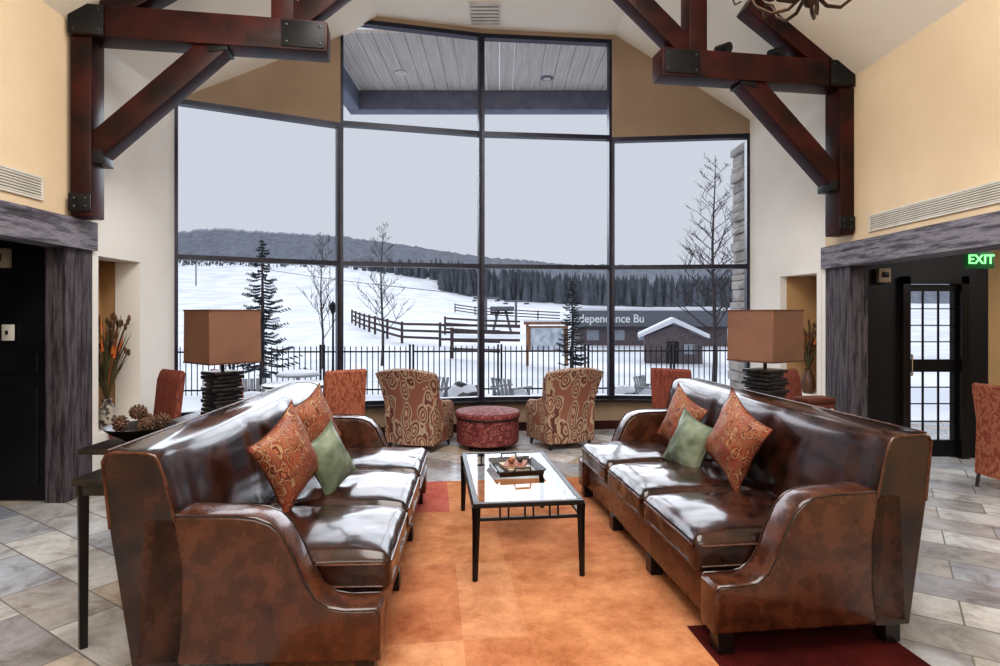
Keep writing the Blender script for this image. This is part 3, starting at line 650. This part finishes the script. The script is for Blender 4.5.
for k in range(1900):
    px_=random.uniform(170,760)
    if px_<440 and random.random()>.35: continue
    Y=random.uniform(135,165) if px_>440 else random.uniform(160,169); X=(px_-500)/600*Y; z=gz(X,Y)-.4; hh=random.uniform(3.5,8)*(lerp([340,470],[.28,1],px_)); r_=hh*.18
    m.tube([(X,Y,z),(X,Y,z+hh)],[r_,.02],5,False)
tag(m.build('distant_forest',fm,smooth=False),'dark line of far conifer trees along the top of the snow slope','forest',None,'stuff')
bark=M2('bark',(.05,.042,.047),(.10,.088,.09),rough=.9,scale=12); needle=M2('needles',(.022,.028,.03),(.062,.074,.075),rough=.9,scale=8)
def spruce(label,px_,Y,h,seed):
    random.seed(seed); X=(px_-500)/600*Y; z0=gz(X,Y); t=thing('spruce_tree',label,'tree',(X,Y,z0-.03),0,'spruce trees outside')
    MB().tube([(0,0,0),(.02,0,h*.5),(0,0,h)],[h*.02,h*.012,.005],6).build('trunk',bark,t)
    m=MB(); n=int(h*11)
    for i in range(n):
        f=i/n; zz=h*(.1+.88*f); ln=h*.23*(1-f)**.8*random.uniform(.45,1.15)+.05
        for k in range(4):
            a_=random.random()*6.28; d_=Vector((math.cos(a_),math.sin(a_),0)); sd=Vector((-d_.y,d_.x,0))
            p0=Vector((0,0,zz)); p1=p0+d_*ln*.6+Vector((0,0,-.10*ln)); p2=p0+d_*ln+Vector((0,0,.02*ln))
            m.tube([p0,p1,p2],[.012,.01,.004],3,False)
            for q in range(7):
                f2=.25+.75*q/6; b=p0.lerp(p1,f2/.6) if f2<.6 else p1.lerp(p2,(f2-.6)/.4)
                for s in (-1,1):
                    e=b+sd*s*ln*.22*(1.15-f2)+d_*ln*.12+Vector((0,0,-.05)); w=Vector((0,0,.028))
                    m.bm.faces.new([m.bm.verts.new(v) for v in (b-w,e,b+w)])
    m.build('foliage',needle,t,smooth=False)
spruce('tall sparse dark spruce outside the left window, behind the iron fence',262,16.5,4.15,2)
spruce('small dark spruce outside the centre right window beside the notice board',572,19.5,3.1,4)
def bare(label,px_,Y,h,seed,spread=.5,r0=.05,nb=16,tw=1.):
    random.seed(seed); X=(px_-500)/600*Y; z0=gz(X,Y); t=thing('bare_tree',label,'tree',(X,Y,z0-.03),0,'bare winter trees outside')
    m=MB()
    def grow(p,d,ln,r,dep):
        r=max(r,.006*tw)
        pts=[p]
        for k in range(4):
            d=(d+Vector((random.uniform(-.12,.12),random.uniform(-.12,.12),.08))).normalized(); pts.append(pts[-1]+d*ln/4)
        m.tube(pts,[r*(1-.12*k) for k in range(5)],5,False)
        if dep<=0: return
        for k in range(3 if dep>1 else 4):
            b=pts[random.choice((2,3,4))]; a_=random.random()*6.28; dd=(d+Vector((math.cos(a_),math.sin(a_),.1))*spread*1.3).normalized(); grow(b,dd,ln*random.uniform(.5,.75),r*.6,dep-1)
    tp=[Vector((0.04*math.sin(k),0,h*k/8)) for k in range(9)]
    MB().tube(tp,[r0*(1-k/8.6) for k in range(9)],7).build('trunk',bark,t)
    for i in range(nb):
        f=.22+.75*i/nb; k=f*8; p=tp[int(k)].lerp(tp[min(8,int(k)+1)],k-int(k)); a_=i*2.4; d=Vector((math.cos(a_)*spread*1.6,math.sin(a_)*spread*1.6,1)).normalized(); grow(p,d,h*.2*(1.15-f),r0*.38*(1.1-f),2)
    m.build('branches',bark,t)
bare('bare thin tree outside the left window, beside the lamp post',322,21,4.8,1,.5,.05,18,1.1)
bare('bare twiggy tree outside the second window',382,22,5.3,3,.75,.06,22,1.1)
bare('large bare tree with fine branches outside the right window',714,15.6,6.1,8,1.0,.075,34,.9)
def fence(label,x0,x1,Y0,Y1):
    t=thing('iron_fence',label,'fence',(x0,Y0,-.54),math.atan2(Y1-Y0,x1-x0),'black iron fence sections'); Lf=math.hypot(x1-x0,Y1-Y0)-.012
    for z in (.15,1.05): MB().box(.06,Lf-.06,-.015,.015,z-.018,z+.018).build('rail',blackmetal,t,smooth=False)
    for x in (.035,Lf-.035): MB().box(x-.022,x+.022,-.025,.025,-.05,1.22).build('post',blackmetal,t,smooth=False)
    n=int(Lf/.13)
    for k in range(1,n): MB().tube([(k*Lf/n,0,.03),(k*Lf/n,0,1.15),(k*Lf/n,0,1.2)],[.012,.012,.001],4).build('picket',blackmetal,t,smooth=False)
nm=['leftmost black iron fence section outside, at the spruce','second black iron fence section from the left, outside','black iron fence section outside the second window','black iron fence section outside the centre of the window','black iron fence section outside, before the notice board','black iron fence section outside, before the snowy hut','rightmost black iron fence section outside, at the large bare tree']
for k in range(7):
    a=-8.4+k*2.1; fence(nm[k],a,a+2.1,14.0+k*.1,14.1+k*.1)
wd=M2('brown_wood',(.06,.045,.045),(.11,.08,.08),rough=.9)
def railfence(label,pts):
    p0=pts[0]; t=thing('rail_fence',label,'fence',(p0[0],p0[1],0),0,'wooden fences on the snow slope')
    for (a,b) in zip(pts[:-1],pts[1:]):
        n=max(1,int((Vector(b)-Vector(a)).length/2.6))
        for k in range(n):
            u=Vector(a).lerp(Vector(b),k/n); v=Vector(a).lerp(Vector(b),(k+1)/n); zu=gz(u.x,u.y);zv=gz(v.x,v.y)
            MB().beam((u.x-p0[0],u.y-p0[1],zu-.1),(u.x-p0[0],u.y-p0[1],zu+1.35),.14,.14).build('post',wd,t,smooth=False)
            for z in (.4,.8,1.2): MB().beam((u.x-p0[0],u.y-p0[1],zu+z),(v.x-p0[0],v.y-p0[1],zv+z),.06,.14).build('rail',wd,t,smooth=False)
def g2(px_,Y): return ((px_-500)/600*Y,Y)
railfence('long dark wooden fence running down the snow slope at left',[g2(352,58),g2(375,44),g2(402,37),g2(440,35)])
railfence('dark wooden fence across the snow slope at centre',[g2(445,46),g2(520,44)])
railfence('short dark wooden fence in the snow near the centre, below the others',[g2(440,34),g2(520,33)])
railfence('far dark wooden fence crossing the snow slope in front of the conifers',[g2(455,85),g2(560,80)])
railfence('dark wooden fence in the snow left of the notice board, nearest to us',[g2(452,26),g2(500,25)])
lp=thing('lamp_post','black lamp post outside behind the iron fence at left','lamp post',(g2(333,19)[0],19,gz(g2(333,19)[0],19)))
MB().tube([(0,0,0),(0,0,.2),(0,0,1.9)],[.07,.04,.03]).build('pole',blackmetal,lp); MB().lathe([(.03,1.9),(.12,2.1),(.13,2.2),(.02,2.32)],10).build('lantern',blackmetal,lp)
cab=M2('cabin_grey',(.12,.12,.14),(.2,.2,.23),rough=.6)
for k,(px_,Y,hh,lb) in enumerate(((486,56,3.2,'grey ski lift tower on the slope, the left one of the pair'),(516,60,2.8,'grey ski lift tower on the slope, the right one of the pair'),(196,120,6,'far ski lift tower high on the slope at left'))):
    X=g2(px_,Y)[0]; t=thing('lift_tower',lb,'ski lift tower',(X,Y,gz(X,Y)-.1),.3,'ski lift towers'); MB().tube([(0,0,0),(0,0,hh)],.12).build('mast',cab,t)
    MB().beam((-1.2,0,hh),(1.2,0,hh),.18,.2).build('crossarm',cab,t,smooth=False)
    for s in (-1,1): MB().beam((s*1.1,-.6,hh-.25),(s*1.1,.6,hh-.25),.1,.15).build('sheave_bar',blackmetal,t,smooth=False)
a=g2(486,56);b=g2(196,120)
m=MB(); za=gz(*a)+3.4; zb=gz(*b)+6.4
m.tube([(a[0]+(b[0]-a[0])*f-1,a[1]+(b[1]-a[1])*f,za+(zb-za)*f-3*f*(1-f)) for f in [i/10 for i in range(11)]],.035,4)
tag(m.build('lift_cable',blackmetal),'thin dark ski lift cable crossing the snow slope','cable')
X,Y=g2(502,50); t=thing('lift_station','small grey ski lift bullwheel station between the two lift towers','ski lift station',(X,Y,gz(X,Y)-.1))
for s in (-1,1): MB().tube([(s*.8,0,0),(s*.3,0,2.0)],.1,6).build('leg',cab,t)
MB().box(-1.0,1.0,-.7,.7,1.95,2.35,.1).build('housing',cab,t); MB().lathe([(.9,1.7),(1.0,1.75),(1.0,1.85),(.9,1.88)],20).build('bullwheel',blackmetal,t)
X,Y=g2(547,22); kb=thing('notice_board','wooden framed notice board with pale map outside, left of the small spruce','notice board',(X,Y,gz(X,Y)))
wl=M2('tan_wood',(.34,.19,.11),(.25,.13,.08),rough=.8)
for s in (-1,1): MB().box(s*.72-.05,s*.72+.05,-.05,.05,-.1,1.55).build('post',wl,kb,smooth=False)
MB().box(-.85,.85,-.12,.12,1.5,1.6).build('top_beam',wl,kb,smooth=False); MB().box(-.67,.67,-.03,.03,.5,1.45).build('frame',wl,kb,smooth=False)
MB().box(-.6,.6,-.036,-.031,.57,1.38).build('map_sheet',M2('map',(.30,.36,.45),(.65,.70,.76),rough=.6,scale=4),kb,smooth=False); MB().box(-.88,.88,-.15,.15,1.6,1.67,.03).build('snow_cap',snow,kb)
hw=M2('hutwood',(.10,.085,.095),(.17,.14,.145),rough=.9,stretch=(6,6,1)); hutwin=M2('hutwin',(.3,.33,.38),rough=.2)
X,Y=g2(672,24.5); hut=thing('hut','small dark wooden hut with snow covered roof outside the right window','hut',(X,Y,gz(X,Y)-.05),R(-12))
MB().box(-1.1,1.1,-.8,.8,0,1.15).prism([(-1.1,1.15),(1.1,1.15),(0,1.6)],'y',-.8,.8).build('walls',hw,hut,smooth=False)
MB().prism([(-1.35,1.08),(0,1.68),(1.35,1.08),(1.35,1.24),(0,1.9),(-1.35,1.24)],'y',-1.0,1.0,.03).build('snow_roof',snow,hut)
MB().box(-.25,.2,-.82,-.8,0,.95).build('door',blackwood,hut,smooth=False); MB().box(.4,.8,-.82,-.8,.45,.85).build('window',hutwin,hut,smooth=False)
X,Y=g2(652,35); z=gz(X,Y); ld=thing('lodge','long low grey building with white lettering on its fascia, behind the spruce','building',(X,Y,z-.2))
MB().box(-4.2,4.4,0,3,0,1.6).build('walls',hw,ld,smooth=False)
MB().box(-4.6,4.8,-.35,.0,1.3,2.22,.02).build('fascia',M2('fasciam',(.16,.17,.195),rough=.8),ld); MB().box(-4.7,4.9,-.4,3.2,2.22,2.42,.06).build('snow_roof',snow,ld)
text('sign_text','Independence Bu',.66,M2('whiteletters',(.78,.80,.83),rough=.7),ld,(-2.65,-.37,1.75),ext=.01,xs=.92,off=.012)
for k in range(5): MB().box(-3.8+k*1.5,-3.1+k*1.5,-.02,0,.5,1.1).build('window',hutwin,ld,smooth=False)
rockm=M2('rockm',(.05,.05,.06),(.16,.15,.15),rough=.9,scale=5)
for px_,Y,r_,lb in ((464,12.2,.40,'snow topped dark boulder outside the centre window behind the ottoman'),(230,12,.36,'snow topped dark boulder outside at the foot of the spruce'),(690,12.8,.35,'snow topped dark boulder outside near the large bare tree'),(625,12.4,.28,'small snow topped boulder outside below the lettered building')):
    X=g2(px_,Y)[0]; t=thing('boulder',lb,'boulder',(X,Y,-.55),0,'boulders in the snow')
    MB().ball((0,0,.2),r_,(1,.8,.8),3,.5).build('rock',rockm,t); MB().ball((0,0,.34),r_*.85,(1,.8,.55),3,.3).build('snow_cap',snow,t)
# patio furniture
pf=M2('patio_metal',(.20,.205,.22),(.28,.285,.30),rough=.6)
def patio_chair(label,px_,Y,rz):
    X=g2(px_,Y)[0]; t=thing('patio_chair',label,'patio chair',(X,Y,-.62),rz,'grey patio chairs outside')
    MB().box(-.24,.24,-.24,.24,.38,.42,.01).build('seat',pf,t)
    for k in range(5): MB().beam((-.2+k*.1,.24,.42),(-.21+k*.105,.34,.80),.06,.015).build('back_slat',pf,t,smooth=False)
    for s in (-1,1):
        MB().beam((s*.24,-.24,0),(s*.24,-.22,.6),.035,.035).build('leg',pf,t,smooth=False); MB().beam((s*.24,.28,0),(s*.24,.26,.6),.035,.035).build('leg',pf,t,smooth=False)
        MB().box(s*.26-.04,s*.26+.04,-.27,.3,.6,.63).build('armrest',pf,t,smooth=False)
    MB().cushion(-.22,.22,-.22,.22,.422,.52,.02,.08,.01,6).build('snow_cap',snow,t,auto=80)
patio_chair('grey patio chair outside in the snow, left end below the spruce',252,11.0,.4); patio_chair('grey patio chair outside in the snow, behind the left paisley armchair',428,11.4,-.6)
patio_chair('grey patio chair outside in the snow, just right of the centre mullion',512,11.6,2.4); patio_chair('grey patio chair outside in the snow, above the right sofa back',655,11.6,.9)
X,Y=g2(298,12.2); t=thing('patio_table','round snow covered patio table outside beside the spruce','patio table',(X,Y,-.54))
MB().lathe([(.42,.68),(.44,.70),(.42,.72)],24).build('tabletop',pf,t); MB().lathe([(.25,0),(.04,.05),(.04,.68)],16).build('pedestal',pf,t); MB().lathe([(.40,.721),(.38,.76),(.25,.79),(0,.80)],24).build('snow_cap',snow,t)
def stone_mat():
    m,t,b=nt('ledge_stone'); v=coords(t,(1,1,2.2)); vo=N(t,'ShaderNodeTexVoronoi',Scale=4); t.links.new(v,vo.inputs['Vector'])
    r=ramp(t,[(0,(.26,.25,.25)),(.5,(.40,.38,.36)),(1,(.5,.47,.45))]); t.links.new(vo.outputs['Color'],r.inputs['Fac']); t.links.new(r.outputs['Color'],b.inputs['Base Color']); b.inputs['Roughness'].default_value=.9; bump(t,b,vo.outputs['Distance'],.8,.03); return m
m=MB(); random.seed(9); z=-.6
while z<3.6:
    hh=random.uniform(.08,.18); j=random.uniform(-.02,.02)+max(0,(1.8-z))*.03; m.box(3.20-j,3.7,7.7,8.3,z,z+hh-.006,.015); z+=hh
tag(m.build('stone_pillar',stone_mat()),'rough stacked stone pillar outside at the right edge of the window','pillar')
sm=M2('soffit_boards',(.62,.60,.58),(.5,.48,.46),rough=.8,scale=3,stretch=(12,.5,1))
bl=M2('blue_fascia',(.14,.16,.22),(.19,.21,.28),rough=.7)
pr_=thing('porch_roof','porch roof with pale board soffit and blue grey beam outside the tall windows','roof',(0,0,0))
m=MB()
for k in range(22): m.box(-2.2+k*.2,-2.2+k*.2+.192,7.5,9.5,4.9,4.95)
m.build('soffit',sm,pr_,smooth=False); MB().box(-2.4,2.35,9.4,9.65,4.60,4.9,.01).build('fascia_beam',bl,pr_); MB().box(2.05,2.3,7.5,9.4,4.6,4.9,.01).build('side_beam',bl,pr_); MB().box(-2.4,-2.2,7.5,9.4,4.6,4.9,.01).build('side_beam',bl,pr_)
for px_,Y_ in ((401,8.7),(547,8.9)):
    t=thing('soffit_light','round recessed light in the porch soffit, '+('left one' if px_<450 else 'right one'),'light',((px_-500)/600*Y_,Y_,4.899),0,'soffit lights')
    MB().lathe([(.07,-.02),(.09,-.015),(.09,0)],20).build('ring',bl if px_>450 else plastic,t); MB().lathe([(.0,-.03),(.05,-.025),(.06,-.015)],16).build('lens',plastic,t)
# ---------------------------------------------------------------- light
w=bpy.data.worlds.new('World'); sc.world=w; w.use_nodes=True; bg=w.node_tree.nodes['Background']; bg.inputs[0].default_value=(.54,.57,.64,1); bg.inputs[1].default_value=1.0
def area(name,loc,rot,sx,sy,p,col=(1,.97,.93)):
    l=bpy.data.lights.new(name,'AREA'); l.shape='RECTANGLE'; l.size=sx; l.size_y=sy; l.energy=p; l.color=col
    o=bpy.data.objects.new(name,l); C.objects.link(o); o.location=loc; o.rotation_euler=rot; return o
area('ceiling_fill',(0,2.2,4.7),(0,0,0),2.4,4.4,225)  # added overhead fill to brighten the room, no fixture there
area('back_fill',(0,-2.3,3.1),(R(88),0,0),4.5,1.8,100)  # added fill from behind the camera, not a lamp of the room
area('vestibule_light',(5.2,4,2.25),(0,0,0),1.2,1.2,35)
def sun(name,e,a,rot,col):
    s=bpy.data.lights.new(name,'SUN'); s.energy=e; s.angle=R(a); s.color=col; o=bpy.data.objects.new(name,s); C.objects.link(o); o.rotation_euler=rot
sun('overcast_from_behind',.5,30,(R(42),0,R(-20)),(1,.98,.95))
sun('bright_sky_beyond_window',2.4,55,(R(-62),0,R(6)),(.86,.92,1))
for x,y in ((-1.84,3.98),(1.82,4.12)):
    l=bpy.data.lights.new('lamp_bulb','POINT'); l.energy=2.5; l.color=(1,.75,.45); l.shadow_soft_size=.04; o=bpy.data.objects.new('lamp_bulb_light',l); C.objects.link(o); o.location=(x,y,1.27)
cam=bpy.data.cameras.new('Camera'); cam.sensor_width=36; cam.lens=21.6; cam.shift_y=-(333-HY)/1000; cam.clip_end=1500; cam.clip_start=.05
co=bpy.data.objects.new('Camera',cam); C.objects.link(co); co.location=(0,0,H); co.rotation_euler=(R(90),0,0); sc.camera=co
sc.view_settings.view_transform='Standard'
try: sc.view_settings.look='Medium High Contrast'
except Exception as e: print('look',e)
